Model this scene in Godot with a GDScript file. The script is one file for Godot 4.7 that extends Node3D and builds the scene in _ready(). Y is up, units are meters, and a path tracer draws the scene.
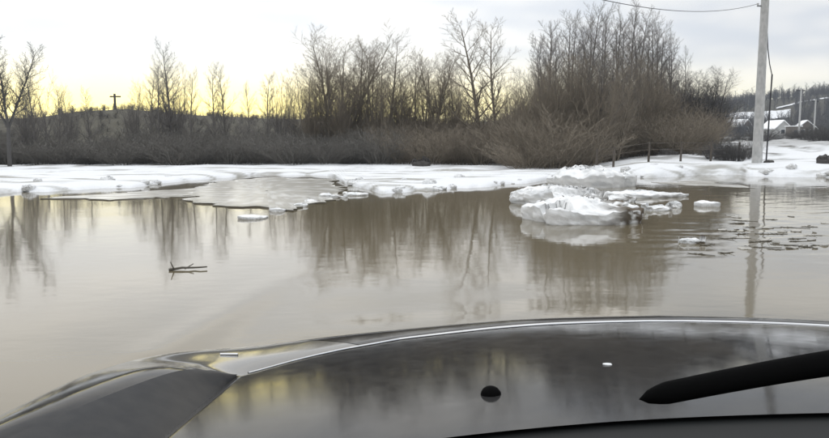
extends Node3D
# A flooded, muddy lowland in early spring seen over the bonnet of a dark car: melting snow banks, ice floes,
# leafless scrub and trees, a concrete pole, low wooded hills.

const EYE := 1.25          # height of the lens above the water
const FOCAL := 718.0       # in pixels of an 829 x 438 picture
const TILT := 0.1068       # lens pitched down, radians
const CAR := 0.8           # scale of the car's measured outline

var noise := FastNoiseLite.new()
var fine := FastNoiseLite.new()
var mats := {}
var used := {}

# ---------------------------------------------------------------- helpers

class Shape:
	var v := PackedVector3Array()
	var n := PackedVector3Array()
	var c := PackedColorArray()
	var i := PackedInt32Array()
	func vert(p: Vector3, nn := Vector3.UP, col := Color.WHITE) -> int:
		v.append(p); n.append(nn); c.append(col)
		return v.size() - 1
	func tri(a: int, b: int, d: int) -> void:
		var f := (v[d] - v[a]).cross(v[b] - v[a])
		if f.dot(n[a] + n[b] + n[d]) >= 0.0:
			i.append(a); i.append(b); i.append(d)
		else:
			i.append(a); i.append(d); i.append(b)
	func quad(a: int, b: int, d: int, e: int) -> void:
		tri(a, b, d); tri(a, d, e)
	func flat_quad(a: Vector3, b: Vector3, d: Vector3, e: Vector3, out: Vector3) -> void:
		var nn := (b - a).cross(d - a).normalized()
		if nn.dot(out) < 0.0: nn = -nn
		quad(vert(a, nn), vert(b, nn), vert(d, nn), vert(e, nn))
	func box(lo: Vector3, hi: Vector3) -> void:
		var p := []
		for k in 8: p.append(Vector3(hi.x if k & 1 else lo.x, hi.y if k & 2 else lo.y, hi.z if k & 4 else lo.z))
		flat_quad(p[0], p[1], p[3], p[2], Vector3.FORWARD); flat_quad(p[4], p[5], p[7], p[6], Vector3.BACK)
		flat_quad(p[0], p[2], p[6], p[4], Vector3.LEFT); flat_quad(p[1], p[3], p[7], p[5], Vector3.RIGHT)
		flat_quad(p[0], p[1], p[5], p[4], Vector3.DOWN); flat_quad(p[2], p[3], p[7], p[6], Vector3.UP)
	func tube(a: Vector3, b: Vector3, ra: float, rb: float, sides: int, capped := false) -> void:
		var d := (b - a).normalized()
		var x := d.cross(Vector3.RIGHT if absf(d.x) < 0.8 else Vector3.BACK).normalized()
		var y := d.cross(x)
		var s := v.size()
		for k in sides:
			var w := TAU * k / sides
			var o := x * cos(w) + y * sin(w)
			vert(a + o * ra, o); vert(b + o * rb, o)
		for k in sides:
			var a0 := s + 2 * k
			var a1 := s + 2 * ((k + 1) % sides)
			i.append(a0); i.append(a0 + 1); i.append(a1 + 1)
			i.append(a0); i.append(a1 + 1); i.append(a1)
		if capped:
			for e in [[a, ra, -d], [b, rb, d]]:
				var m := vert(e[0], e[2])
				var first := v.size()
				for k in sides:
					var w := TAU * k / sides
					vert(e[0] + (x * cos(w) + y * sin(w)) * e[1], e[2])
				for k in sides: tri(m, first + k, first + (k + 1) % sides)
	func smooth() -> void:      # normals from the faces round each vertex, kept on the side they were on
		var s := PackedVector3Array()
		s.resize(v.size())
		for k in range(0, i.size(), 3):
			var f := (v[i[k + 2]] - v[i[k]]).cross(v[i[k + 1]] - v[i[k]])
			s[i[k]] += f; s[i[k + 1]] += f; s[i[k + 2]] += f
		for k in v.size():
			if s[k].length() > 1e-12: n[k] = s[k].normalized()
	func mesh() -> ArrayMesh:
		var a := []
		a.resize(Mesh.ARRAY_MAX)
		a[Mesh.ARRAY_VERTEX] = v; a[Mesh.ARRAY_NORMAL] = n; a[Mesh.ARRAY_COLOR] = c; a[Mesh.ARRAY_INDEX] = i
		var m := ArrayMesh.new()
		m.add_surface_from_arrays(Mesh.PRIMITIVE_TRIANGLES, a)
		return m

func numbered(called: String) -> String:
	used[called] = used.get(called, -1) + 1
	return called if used[called] == 0 else "%s_%03d" % [called, used[called]]

func tag(o: Node3D, label := "", category := "", group := "", kind := "") -> Node3D:
	if label: o.set_meta("label", label)
	if category: o.set_meta("category", category)
	if group: o.set_meta("group", group)
	if kind: o.set_meta("kind", kind)
	return o

func obj(called: String, m: Mesh, mat: Material, parent: Node = null) -> MeshInstance3D:
	var o := MeshInstance3D.new()
	o.name = called if parent else numbered(called)
	o.mesh = m
	o.material_override = mat
	(parent if parent else self).add_child(o, true)
	return o

func base(called: String, at: Vector3, turn := 0.0) -> Node3D:
	var o := Node3D.new()
	o.name = numbered(called)
	add_child(o)
	o.position = at
	o.rotation.y = turn
	return o

func lin(r: float, g: float, b: float) -> Color:
	return Color(r, g, b).linear_to_srgb()

func paint(key: String, col: Color, rough := 0.9, spec := 0.5) -> StandardMaterial3D:
	var m := StandardMaterial3D.new()
	m.albedo_color = col
	m.roughness = rough
	m.metallic_specular = spec
	m.cull_mode = BaseMaterial3D.CULL_DISABLED
	mats[key] = m
	return m

func noise_texture(size: int, freq: float, octaves: int, seed_: int, a: Color, b: Color, normal := false, bump := 4.0) -> ImageTexture:
	var f := FastNoiseLite.new()
	f.seed = seed_; f.frequency = freq; f.fractal_octaves = octaves
	var im := f.get_seamless_image(size, size)
	im.convert(Image.FORMAT_RGBA8)
	if normal:
		im.bump_map_to_normal_map(bump)
	else:
		for y in size:
			for x in size:
				im.set_pixel(x, y, a.lerp(b, im.get_pixel(x, y).r))
	return ImageTexture.create_from_image(im)

# a ray of the lens that meets row y of an 829 x 438 picture: how far it falls for each metre forward
func fall(y: float) -> float:
	var q := (y - 219.0) / FOCAL
	return (q * cos(TILT) + sin(TILT)) / (cos(TILT) - q * sin(TILT))

func side(u: float, far: float, height := 0.0) -> float:      # x of what stands FAR ahead in column u
	return (u - 414.5) / FOCAL * (far * cos(TILT) + (EYE - height) * sin(TILT))

func spot(u: float, far: float) -> Vector3:                    # on the ground or the water
	var x := side(u, far)
	return Vector3(x, maxf(ground_h(x, -far), 0.0), -far)

func floating(u: float, y: float) -> Vector3:                  # on the water
	var far := EYE / fall(y)
	return Vector3(side(u, far), 0, -far)

func curve(xs: Array, ys: Array, x: float) -> float:           # smooth curve through points
	var k := 0
	while k < xs.size() - 2 and x > xs[k + 1]: k += 1
	var t := clampf((x - xs[k]) / (xs[k + 1] - xs[k]), 0, 1)
	return cubic_interpolate(ys[k], ys[k + 1], ys[maxi(k - 1, 0)], ys[mini(k + 2, ys.size() - 1)], t)

func polyline(ps: Array, x: float) -> float:                   # straight pieces through [x, y] points
	if x <= ps[0][0]: return ps[0][1]
	for k in ps.size() - 1:
		if x <= ps[k + 1][0]:
			return lerpf(ps[k][1], ps[k + 1][1], (x - ps[k][0]) / (ps[k + 1][0] - ps[k][0]))
	return ps[-1][1]

# ---------------------------------------------------------------- the lie of the land

# distance of the water's edge, against the bearing in degrees (right is positive)
const SHORE := [[-180, 34], [-90, 30], [-60, 24], [-45, 21.5], [-33, 20.5], [-30, 20.3], [-26.2, 21.0], [-21.6, 21.8], [-16.6, 25.0], [-12.1, 28.0],
	[-6.7, 27.0], [-5.5, 22.0], [-2.7, 17.6], [1.2, 18.2], [5.2, 19.4], [8.4, 22.0], [11.1, 25.5], [13.5, 27.0], [15.4, 28.0], [18.2, 27.0], [21.7, 29.0], [24.4, 30.2], [24.8, 28.2], [30, 29.2], [40, 31], [60, 34], [90, 34], [180, 34]]
# height of the skyline ridges against the bearing: near left rise and far right hills
const RISE := [[-180, 1.0], [-60, 2.4], [-33, 3.5], [-28, 3.6], [-25, 4.4], [-21.5, 4.8], [-18, 4.3], [-12, 3.9], [-9, 3.8], [0, 3.5], [8, 3.0], [14, 2.5], [18, 0.6], [180, 0.6]]
const HILL := [[-180, 14], [-60, 6], [-35, 5], [8, 5], [13, 12], [19, 18.5], [23, 19.5], [26, 21], [29, 23.5], [32, 24], [60, 24], [180, 14]]

func shore_at(b: float) -> float:       # the water's edge with its ragged ice rim
	return polyline(SHORE, b) + 0.9 * noise.get_noise_2d(b * 2.2, 5.0) + 0.7 * fine.get_noise_2d(b * 1.6, 60.0)

func ground_h(x: float, z: float) -> float:
	var r := Vector2(x, z).length()
	var bearing := rad_to_deg(atan2(x, -z))
	var q := r - shore_at(bearing)
	if q < 0.0:
		return maxf(-0.27, q * 0.35)
	var right := smoothstep(12.0, 19.0, bearing) * (1.0 - smoothstep(70.0, 110.0, bearing))
	var h := 0.13 * (1.0 - exp(-q / 0.25)) + right * (0.36 * (1.0 - exp(-q / 1.6)) + 0.55 * smoothstep(4, 26, q) + 0.7 * smoothstep(40, 160, q))
	h += 0.05 * noise.get_noise_2d(x * 5.0, z * 5.0) * smoothstep(0, 1.5, q) * (1.0 + 3.0 * right * smoothstep(2, 12, q))
	h += 0.05 * fine.get_noise_2d(x * 2.2, z * 2.2) * smoothstep(0, 1, q)
	h += polyline(RISE, bearing) * smoothstep(48, 88, r)
	h += polyline(HILL, bearing) * smoothstep(220, 430, r) * (1.0 + 0.08 * noise.get_noise_2d(x * 0.25, z * 0.25))
	return h

func make_ground() -> void:
	var s := Shape.new()
	var angles := []
	var w := -180.0
	while w < 180.0:
		angles.append(w)
		w += 0.22 if absf(w + 0.01) < 40.0 else 4.0
	var radii := []                    # distances from the water's edge
	var r := -14.0
	while r < 1000.0:
		radii.append(r)
		r += 1.0 if r < -2.0 else (0.25 if r < -0.3 else (0.06 if r < 0.9 else (0.16 if r < 9.0 else (0.5 if r < 34.0 else r * 0.045))))
	var snow := Color(0.86, 0.87, 0.88)
	var slush := Color(0.42, 0.41, 0.38)
	var earth := Color(0.105, 0.095, 0.072)
	for dd in radii:
		for a in angles:
			var b := deg_to_rad(a)
			var rr: float = dd + shore_at(a) if dd > -14.0 else 0.3
			var p := Vector3(sin(b) * rr, 0, -cos(b) * rr)
			p.y = ground_h(p.x, p.z)
			var bare := clampf(noise.get_noise_2d(p.x * 6.0 + 300.0, p.z * 6.0) * 3.0 - 0.4, 0, 1) * smoothstep(31, 38, rr)
			bare = maxf(bare, smoothstep(44, 56, rr) * (1.0 - 0.5 * smoothstep(15, 19, a) * (1.0 - smoothstep(180, 230, rr))))
			var wet := clampf(fine.get_noise_2d(p.x * 1.4, p.z * 4.5) * 3.2 - 0.3, 0, 1) * (1.0 - smoothstep(30, 36, rr))
			var col := snow.lerp(slush, wet).lerp(earth, bare)
			s.vert(p, Vector3.UP, col)
	var na := angles.size()
	for j in radii.size() - 1:
		for k in na:
			var k2 := (k + 1) % na
			s.quad(j * na + k, j * na + k2, (j + 1) * na + k2, (j + 1) * na + k)
	s.smooth()
	tag(obj("ground", s.mesh(), mats.ground), "", "", "", "structure")

func wake(p: Vector2, a: Vector2, b: Vector2, width: float) -> float:
	var t := clampf((p - a).dot(b - a) / (b - a).length_squared(), 0, 1)
	var d := (p - a.lerp(b, t)).length() / width
	return exp(-d * d) * (1.0 - t * 0.6)

func make_water() -> void:
	var s := Shape.new()
	var angles := []
	var w := -180.0
	while w < 180.0:
		angles.append(w)
		w += 0.2 if absf(w + 0.01) < 42.0 else 6.0
	var radii := []
	var r := 0.3
	while r < 70.0:
		radii.append(r)
		r += 0.3 if r < 3.0 else 0.012 * r
	for rr in radii:
		for a in angles:
			var b := deg_to_rad(a)
			var p := Vector3(sin(b) * rr, 0, -cos(b) * rr)
			var far := -p.z
			var open := smoothstep(0.16, 0.42, p.x / maxf(far, 1.0)) * smoothstep(4.0, 9.0, far)     # the current off to the right is ruffled
			var patch := smoothstep(-0.1, 0.45, noise.get_noise_2d(p.x * 3.0 + 70.0, p.z * 1.5))
			p.y += 0.0011 * noise.get_noise_2d(p.x * 9.0, p.z * 12.0) + 0.0002 * fine.get_noise_2d(p.x * 8.0, p.z * 14.0)
			p.y += open * (0.0026 + 0.005 * patch) * fine.get_noise_2d(p.x * 7.0 + 40.0, p.z * 16.0)
			# the waves that the car pushes out
			var q := Vector2(p.x, far)
			p.y += 0.013 * wake(q, Vector2(-1.5, 4.2), Vector2(-1.2, 6.6), 0.2) - 0.01 * wake(q, Vector2(-1.25, 4.2), Vector2(-0.98, 6.6), 0.24)
			p.y += 0.012 * wake(q, Vector2(-0.3, 4.75), Vector2(1.4, 5.35), 0.45) - 0.012 * wake(q, Vector2(-0.3, 5.1), Vector2(1.4, 5.75), 0.5)
			s.vert(p)
	var na := angles.size()
	for j in radii.size() - 1:
		for k in na:
			var k2 := (k + 1) % na
			s.quad(j * na + k, j * na + k2, (j + 1) * na + k2, (j + 1) * na + k)
	s.smooth()
	tag(obj("water", s.mesh(), mats.water), "", "", "", "structure")

# ---------------------------------------------------------------- trees and scrub

func grow(wood: Shape, twigs: Shape, rng: RandomNumberGenerator, p: Vector3, d: Vector3, length: float, r: float, level: int, k: Dictionary) -> void:
	var n: int = k.segs[level]
	var kids: int = k.kids[level]
	var next := float(k.bare[level])
	var spin := rng.randf() * TAU
	var into := wood if level < k.wood else twigs
	for j in n:
		var t0 := float(j) / n
		var t1 := float(j + 1) / n
		d = (d + Vector3(rng.randf_range(-1, 1), rng.randf_range(-0.5, 0.5), rng.randf_range(-1, 1)) * k.bend[level] + Vector3.UP * k.up[level]).normalized()
		var q := p + d * (length / n)
		into.tube(p, q, r * (1.0 - 0.85 * t0), r * (1.0 - 0.85 * t1), 6 if level == 0 and k.wood > 0 else 3)
		if kids > 0:
			while next < t1:
				var f := (next - t0) * n
				spin += 2.4 + rng.randf_range(-0.5, 0.5)
				var x := d.cross(Vector3.RIGHT if absf(d.x) < 0.8 else Vector3.BACK).normalized()
				var o := x * cos(spin) + d.cross(x) * sin(spin)
				var w: float = k.angle[level] * rng.randf_range(0.65, 1.3)
				var shrink: float = lerpf(1.0, k.tip[level], next)
				grow(wood, twigs, rng, p.lerp(q, f), (d * cos(w) + o * sin(w)).normalized(), length * k.ratio[level] * shrink * rng.randf_range(0.65, 1.25), maxf(r * (1.0 - 0.85 * next) * 0.55, k.thin), level + 1, k)
				next += (1.0 - k.bare[level]) / kids
		p = q

const UPRIGHT := {segs = [9, 5, 4, 3], kids = [26, 10, 10, 0], bare = [0.16, 0.15, 0.1, 1.0], bend = [0.045, 0.12, 0.16, 0.2], up = [0.02, 0.07, 0.04, 0.02], angle = [0.78, 0.66, 0.7, 0.0], ratio = [0.36, 0.42, 0.5, 0.0], tip = [0.4, 0.5, 0.6, 1.0], thin = 0.0048, wood = 2}
const SPREAD := {segs = [6, 6, 5, 3], kids = [10, 10, 9, 0], bare = [0.3, 0.22, 0.15, 1.0], bend = [0.06, 0.1, 0.15, 0.2], up = [0.02, 0.07, 0.06, 0.04], angle = [0.5, 0.55, 0.6, 0.0], ratio = [0.75, 0.4, 0.42, 0.0], tip = [0.8, 0.5, 0.6, 1.0], thin = 0.0075, wood = 2}
const STEM := {segs = [7, 5, 3, 2], kids = [16, 9, 8, 0], bare = [0.22, 0.15, 0.2, 1.0], bend = [0.07, 0.12, 0.16, 0.2], up = [0.03, 0.07, 0.04, 0.02], angle = [0.6, 0.66, 0.7, 0.0], ratio = [0.38, 0.45, 0.5, 0.0], tip = [0.5, 0.6, 0.7, 1.0], thin = 0.0048, wood = 1}
const SCRUB := {segs = [5, 4, 3], kids = [9, 5, 0], bare = [0.12, 0.15, 1.0], bend = [0.12, 0.16, 0.2], up = [0.05, 0.06, 0.04], angle = [0.6, 0.65, 0.0], ratio = [0.42, 0.5, 0.0], tip = [0.55, 0.7, 1.0], thin = 0.0075, wood = 1}

func tree_shape(kind: String, seed_: int) -> Array:            # a tree eight metres tall: trunk with limbs, then twigs
	var rng := RandomNumberGenerator.new()
	rng.seed = seed_
	var wood := Shape.new()
	var twigs := Shape.new()
	match kind:
		"upright":
			grow(wood, twigs, rng, Vector3(0, -0.1, 0), Vector3(rng.randf_range(-0.06, 0.06), 1, 0).normalized(), 7.8, 0.12, 0, UPRIGHT)
		"spread":
			grow(wood, twigs, rng, Vector3(0, -0.1, 0), Vector3.UP, 4.6, 0.15, 0, SPREAD)
		"clump":
			for k in 7:
				var a := k * 0.9 + rng.randf()
				var lean := rng.randf_range(0.02, 0.24)
				grow(wood, twigs, rng, Vector3(cos(a) * 0.15, -0.1, sin(a) * 0.15), Vector3(cos(a) * lean, 1, sin(a) * lean).normalized(), rng.randf_range(5.0, 7.8), 0.075, 0, STEM)
		"fork":
			wood.tube(Vector3(0, -0.1, 0), Vector3(0.05, 2.6, 0), 0.13, 0.10, 7)
			for e in [[-0.42, 0.1], [0.36, -0.1], [0.02, 0.3]]:
				grow(wood, twigs, rng, Vector3(0.05, 2.5, 0), Vector3(e[0], 1, e[1]).normalized(), 5.2, 0.085, 0, UPRIGHT)
		"bush":                                                   # 2.6 m tall
			for k in 46:
				var a := k * 2.4
				var lean := 0.1 + 0.75 * rng.randf()
				var foot := sqrt(k / 46.0) * 0.55
				grow(wood, twigs, rng, Vector3(cos(a) * foot, -0.05, sin(a) * foot), Vector3(cos(a) * lean, 1, sin(a) * lean).normalized(), rng.randf_range(1.6, 2.7), 0.018, 0, SCRUB)
	return [wood.mesh(), twigs.mesh()]

var tree_meshes := {}

func tree(called: String, kind: String, variant: int, at: Vector3, height: float, width: float, turn: float, bark: String, label: String, group := "", category := "tree") -> Node3D:
	var key := "%s%d" % [kind, variant]
	if not tree_meshes.has(key): tree_meshes[key] = tree_shape(kind, 100 * variant + kind.hash() % 97)
	var t := base(called, at, turn)
	var full := 2.6 if kind == "bush" else 8.0
	t.scale = Vector3(width, height / full, width)
	obj("stem" if kind == "bush" else "trunk", tree_meshes[key][0], mats[bark + "_bark"], t)
	obj("twigs" if kind == "bush" else "crown", tree_meshes[key][1], mats[bark + "_twig"], t)
	tag(t, label, category, group)
	return t

func tree_to(u: float, top: float, far: float, kind: String, variant: int, turn: float, bark: String, label: String, group := "", wide := 1.0) -> void:
	var at := spot(u, far)
	at.y -= 0.03
	var tall := EYE - far * fall(top) - at.y
	tree("bare_tree", kind, variant, at, tall, tall / 8.0 * wide, turn, bark, label, group)

func make_trees() -> void:
	var gl := "bare trees behind the scrub on the left bank"
	var few := "thin bare tree standing behind the low scrub under the yellow sky"
	# left bank, single trees
	tree_to(10, 42, 33, "fork", 1, 0.3, "dark", "forked bare tree with two long limbs at the far end of the left bank", "", 1.1)
	tree_to(-14, 52, 36, "spread", 1, 1.3, "grey", few, gl)
	for e in [[38, 62, 41, "upright", 1], [48, 72, 43, "spread", 2], [70, 92, 44, "clump", 1], [28, 84, 38, "clump", 2], [90, 91, 45, "upright", 2], [60, 88, 40, "upright", 3],
		[137, 88, 44, "clump", 1], [150, 76, 43, "upright", 1], [160, 64, 42, "upright", 3], [178, 70, 44, "clump", 2], [193, 74, 42, "upright", 2],
		[217, 70, 42, "upright", 3], [227, 68, 43, "upright", 1], [250, 86, 46, "upright", 2], [268, 76, 43, "upright", 1], [281, 80, 45, "clump", 2], [296, 88, 44, "clump", 1]]:
		tree_to(e[0], e[1], e[2], e[3], e[4], e[0] * 0.7, "grey", few, gl, 0.9)
	tree_to(170, 46, 43, "upright", 2, 0.2, "grey", "tallest of the thin bare trees above the dark rise on the left", "", 1.0)
	# middle
	tree_to(336, 28, 42, "clump", 3, 1.0, "brown", "big vase-shaped bare tree with many upswept stems left of the leaning tree", "", 1.5)
	for e in [[312, 70, 42, "clump", 2], [322, 64, 44, "clump", 1], [352, 52, 44, "clump", 1], [362, 46, 43, "upright", 3], [374, 48, 42, "clump", 2], [388, 44, 44, "upright", 1], [398, 60, 42, "clump", 3], [407, 74, 43, "clump", 1],
		[427, 64, 43, "clump", 2], [452, 66, 42, "clump", 1], [462, 78, 40, "clump", 3], [446, 84, 41, "clump", 2], [512, 78, 40, "clump", 1], [523, 84, 38, "clump", 3], [343, 82, 41, "clump", 2], [381, 80, 41, "clump", 3]]:
		tree_to(e[0], e[1], e[2], e[3], e[4], e[0] * 0.9, "brown", "slim bare tree in the row between the vase-shaped tree and the leaning tree", "bare trees in the middle row", 1.1)
	tree_to(414, 52, 42, "upright", 4, 0.5, "brown", "narrow upright bare tree with short branches in the middle row", "", 0.55)
	tree_to(436, 52, 41, "fork", 2, 2.2, "brown", "bare tree splitting low into a wide fork beside the narrow upright tree", "", 0.9)
	var lean := spot(483, 39)
	lean.y -= 0.03
	var lt := tree("bare_tree", "upright", 5, lean, 7.4, 1.25, 0.8, "brown", "bare tree leaning to one side with a bare curved trunk")
	lt.rotation.z = 0.1
	tree_to(498, 26, 40, "upright", 4, 2.5, "brown", "tall straight bare tree beside the leaning tree", "", 1.0)
	# the thicket by the point
	var rng := RandomNumberGenerator.new()
	rng.seed = 5
	for e in [[538, 44, 36], [549, 34, 37], [560, 38, 35], [568, 20, 37], [584, 8, 36], [594, 26, 35], [603, 14, 37], [616, 18, 36], [627, 8, 37], [639, 20, 36], [650, 22, 36], [661, 32, 36], [671, 42, 37], [681, 54, 37], [543, 40, 38], [554, 28, 39], [573, 24, 38], [579, 32, 35], [589, 18, 38], [599, 32, 34], [611, 26, 38], [622, 26, 35], [632, 16, 38], [645, 28, 37], [655, 26, 38], [666, 38, 37],
		[530, 74, 34], [545, 66, 33], [562, 62, 33], [580, 60, 33], [598, 62, 33], [615, 58, 33], [632, 62, 34], [648, 66, 34], [664, 72, 34], [555, 52, 39], [577, 46, 39], [609, 44, 39], [633, 40, 39], [656, 50, 39]]:
		var v := rng.randi_range(1, 5)
		var tall: bool = e[1] < 56
		tree_to(e[0], e[1], e[2] + rng.randf_range(-0.7, 0.7) + 4.5 * smoothstep(600, 640, e[0]), "upright" if tall else "clump", v if tall else (v % 3 + 1), rng.randf() * TAU, "grey" if tall else "brown", ("tall slender bare tree rising above the brown thicket by the snowy point" if tall else "bushy bare tree buried in the brown thicket by the snowy point"), ("tall trees of the thicket" if tall else "bushy trees of the thicket"), 0.85 if tall else 1.1)
	for e in [[688, 80, 42], [699, 74, 43], [709, 76, 44], [716, 86, 45], [694, 92, 42], [680, 84, 42]]:
		tree_to(e[0], e[1], e[2], "clump", rng.randi_range(1, 3), rng.randf() * TAU, "dark", "low dark bushy tree at the end of the thicket next to the fence", "low dark trees at the end of the thicket", 1.7)

func where(u: float) -> String:
	for e in [[45, "below the forked tree on the left bank"], [130, "on the bank below the distant pole with the crossarm"], [205, "below the tallest thin tree above the dark rise"], [300, "on the bank behind the broad wet ice sheet"], [385, "at the foot of the big vase-shaped tree"], [455, "behind the snow tongue, round the dark stump"]]:
		if u < e[0]: return e[1]
	return "below the leaning tree, behind the tip of the snow tongue"

func make_scrub() -> void:
	var rng := RandomNumberGenerator.new()
	rng.seed = 11
	var gb := "scrub bushes below the thicket"
	for row in [[36.5, 0.86], [38.2, 0.95], [40.0, 1.05], [42.0, 1.12]]:
		var u := -60.0 + rng.randf() * 20.0
		while u < 540.0:
			var far: float = row[0] + rng.randf_range(-0.7, 0.7)
			var at := spot(u, far)
			at.y -= 0.02
			var top := (135.0 if u < 375.0 else 124.0) + 3.0 * sin(u * 0.021) + rng.randf_range(-4, 5)
			if u > 60.0 and u < 130.0: top += 3.0
			var tall: float = (EYE - far * fall(top) - at.y) * row[1] * rng.randf_range(0.88, 1.0)
			tree("scrub_bush", "bush", rng.randi_range(1, 4), at, tall, rng.randf_range(0.95, 1.25), rng.randf() * TAU, "olive" if u < 385.0 else "brown", "leafless %s scrub bush %s" % ["grey" if u < 385.0 else "brown", where(u)], "scrub bushes " + where(u), "bush")
			u += rng.randf_range(22, 33)
	for row in [[31.2, 120.0], [32.6, 110.0], [34.2, 101.0], [36.0, 94.0], [38.0, 90.0]]:
		var u := 520.0 + rng.randf() * 14.0 - (12.0 if row[0] > 34.0 else 0.0)
		while u < 700.0:
			var far: float = row[0] + rng.randf_range(-0.5, 0.5) + 6.0 * smoothstep(560, 625, u)
			var at := spot(u, far)
			at.y -= 0.02
			var top: float = row[1] + rng.randf_range(-9, 9) + (16.0 if u < 545.0 or u > 680.0 else 0.0)
			tree("scrub_bush", "bush", rng.randi_range(1, 4), at, EYE - far * fall(top) - at.y, rng.randf_range(0.95, 1.3), rng.randf() * TAU, "brown", "dense leafless brown bush at the foot of the thicket by the snowy point", gb, "bush")
			u += rng.randf_range(19, 27)
	for e in [[722, 31.5, 145], [736, 31.2, 147], [728, 31.0, 150], [745, 32.4, 149], [712, 32.2, 150]]:
		var at := spot(e[0], e[1])
		at.y -= 0.03
		tree("scrub_bush", "bush", e[0] % 4 + 1, at, EYE - e[1] * fall(e[2]) - at.y + 0.25, 0.4, e[0], "dark", "small dark bush between the wire fence and the concrete pole", "small dark bushes beside the concrete pole", "bush")
	for e in [[762, 60, 133], [806, 62, 130], [818, 58, 133], [828, 60, 130], [840, 58, 131], [795, 70, 134], [745, 64, 137], [726, 60, 138], [783, 66, 138]]:
		var at := spot(e[0], e[1])
		at.y -= 0.03
		tree("scrub_bush", "bush", e[0] % 4 + 1, at, EYE - e[1] * fall(e[2]) - at.y + 0.3, 0.9, e[0], "dark", "dark bush on the snowfield in front of the cottages", "dark bushes on the snowfield", "bush")

func make_woods() -> void:                                       # far woods that read as one mass
	var rng := RandomNumberGenerator.new()
	rng.seed = 21
	var wood := Shape.new()
	var twigs := Shape.new()
	grow(wood, wood, rng, Vector3(0, -0.3, 0), Vector3.UP, 6.5, 0.14, 0, {segs = [4, 3, 2], kids = [16, 7, 0], bare = [0.1, 0.1, 1.0], bend = [0.05, 0.12, 0.2], up = [0.0, 0.1, 0.05], angle = [0.75, 0.6, 0.0], ratio = [0.42, 0.5, 0.0], tip = [0.4, 0.6, 1.0], thin = 0.035, wood = 2})
	var m := wood.mesh()
	for field in [["left", "grey leafless brush covering the dark rise behind the left bank"], ["right", "dark leafless woods covering the far hills beyond the cottages"]]:
		var places := []
		if field[0] == "left":
			for k in 1500:
				var b := deg_to_rad(rng.randf_range(-38, 17))
				var r := rng.randf_range(50, 96)
				places.append([Vector3(sin(b) * r, 0, -cos(b) * r), rng.randf_range(0.05, 0.12), rng.randf_range(0.25, 0.45)])
		else:
			while places.size() < 3600:
				var a := rng.randf_range(5, 42)
				var r := rng.randf_range(215, 460)
				if in_clearing(a, r): continue
				var b := deg_to_rad(a)
				places.append([Vector3(sin(b) * r, 0, -cos(b) * r), rng.randf_range(0.45, 0.8) if rng.randf() < 0.93 else rng.randf_range(0.9, 1.15), rng.randf_range(0.8, 1.2)])
		var mm := MultiMesh.new()
		mm.transform_format = MultiMesh.TRANSFORM_3D
		mm.mesh = m
		mm.instance_count = places.size()
		for k in places.size():
			var p: Vector3 = places[k][0]
			p.y = ground_h(p.x, p.z)
			var w: float = places[k][2]
			mm.set_instance_transform(k, Transform3D(Basis(Vector3.UP, rng.randf() * TAU).scaled(Vector3(w, places[k][1], w)), p))
		var o := MultiMeshInstance3D.new()
		o.name = numbered("brush" if field[0] == "left" else "far_wood")
		o.multimesh = mm
		o.material_override = mats.olive_twig if field[0] == "left" else mats.dark_twig
		add_child(o)
		tag(o, field[1], "brush" if field[0] == "left" else "woods", "", "stuff")

func in_clearing(a: float, r: float) -> bool:
	return (a > 23.0 and a < 27.6 and r > 292 + (a - 23.0) * 2.0 and r < 335) or (a > 26.4 and absf(r - lerpf(338.0, 372.0, (a - 26.4) / 4.2)) < 7.0) or (a > 26.0 and r < 230)

func drape(called: String, a0: float, a1: float, r0: Callable, r1: Callable) -> void:
	var s := Shape.new()
	var n := 40
	for k in n + 1:
		for j in 9:
			var a := deg_to_rad(lerpf(a0, a1, float(k) / n))
			var r: float = lerpf(r0.call(rad_to_deg(a)), r1.call(rad_to_deg(a)), j / 8.0)
			var p := Vector3(sin(a) * r, 0, -cos(a) * r)
			p.y = ground_h(p.x, p.z) + 0.35
			s.vert(p, Vector3.UP, Color(0.86, 0.87, 0.88))
	for k in n:
		for j in 8: s.quad(k * 9 + j, k * 9 + j + 1, (k + 1) * 9 + j + 1, (k + 1) * 9 + j)
	s.smooth()
	tag(obj(called, s.mesh(), mats.ground), "", "", "", "structure")

# ---------------------------------------------------------------- ice

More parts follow.
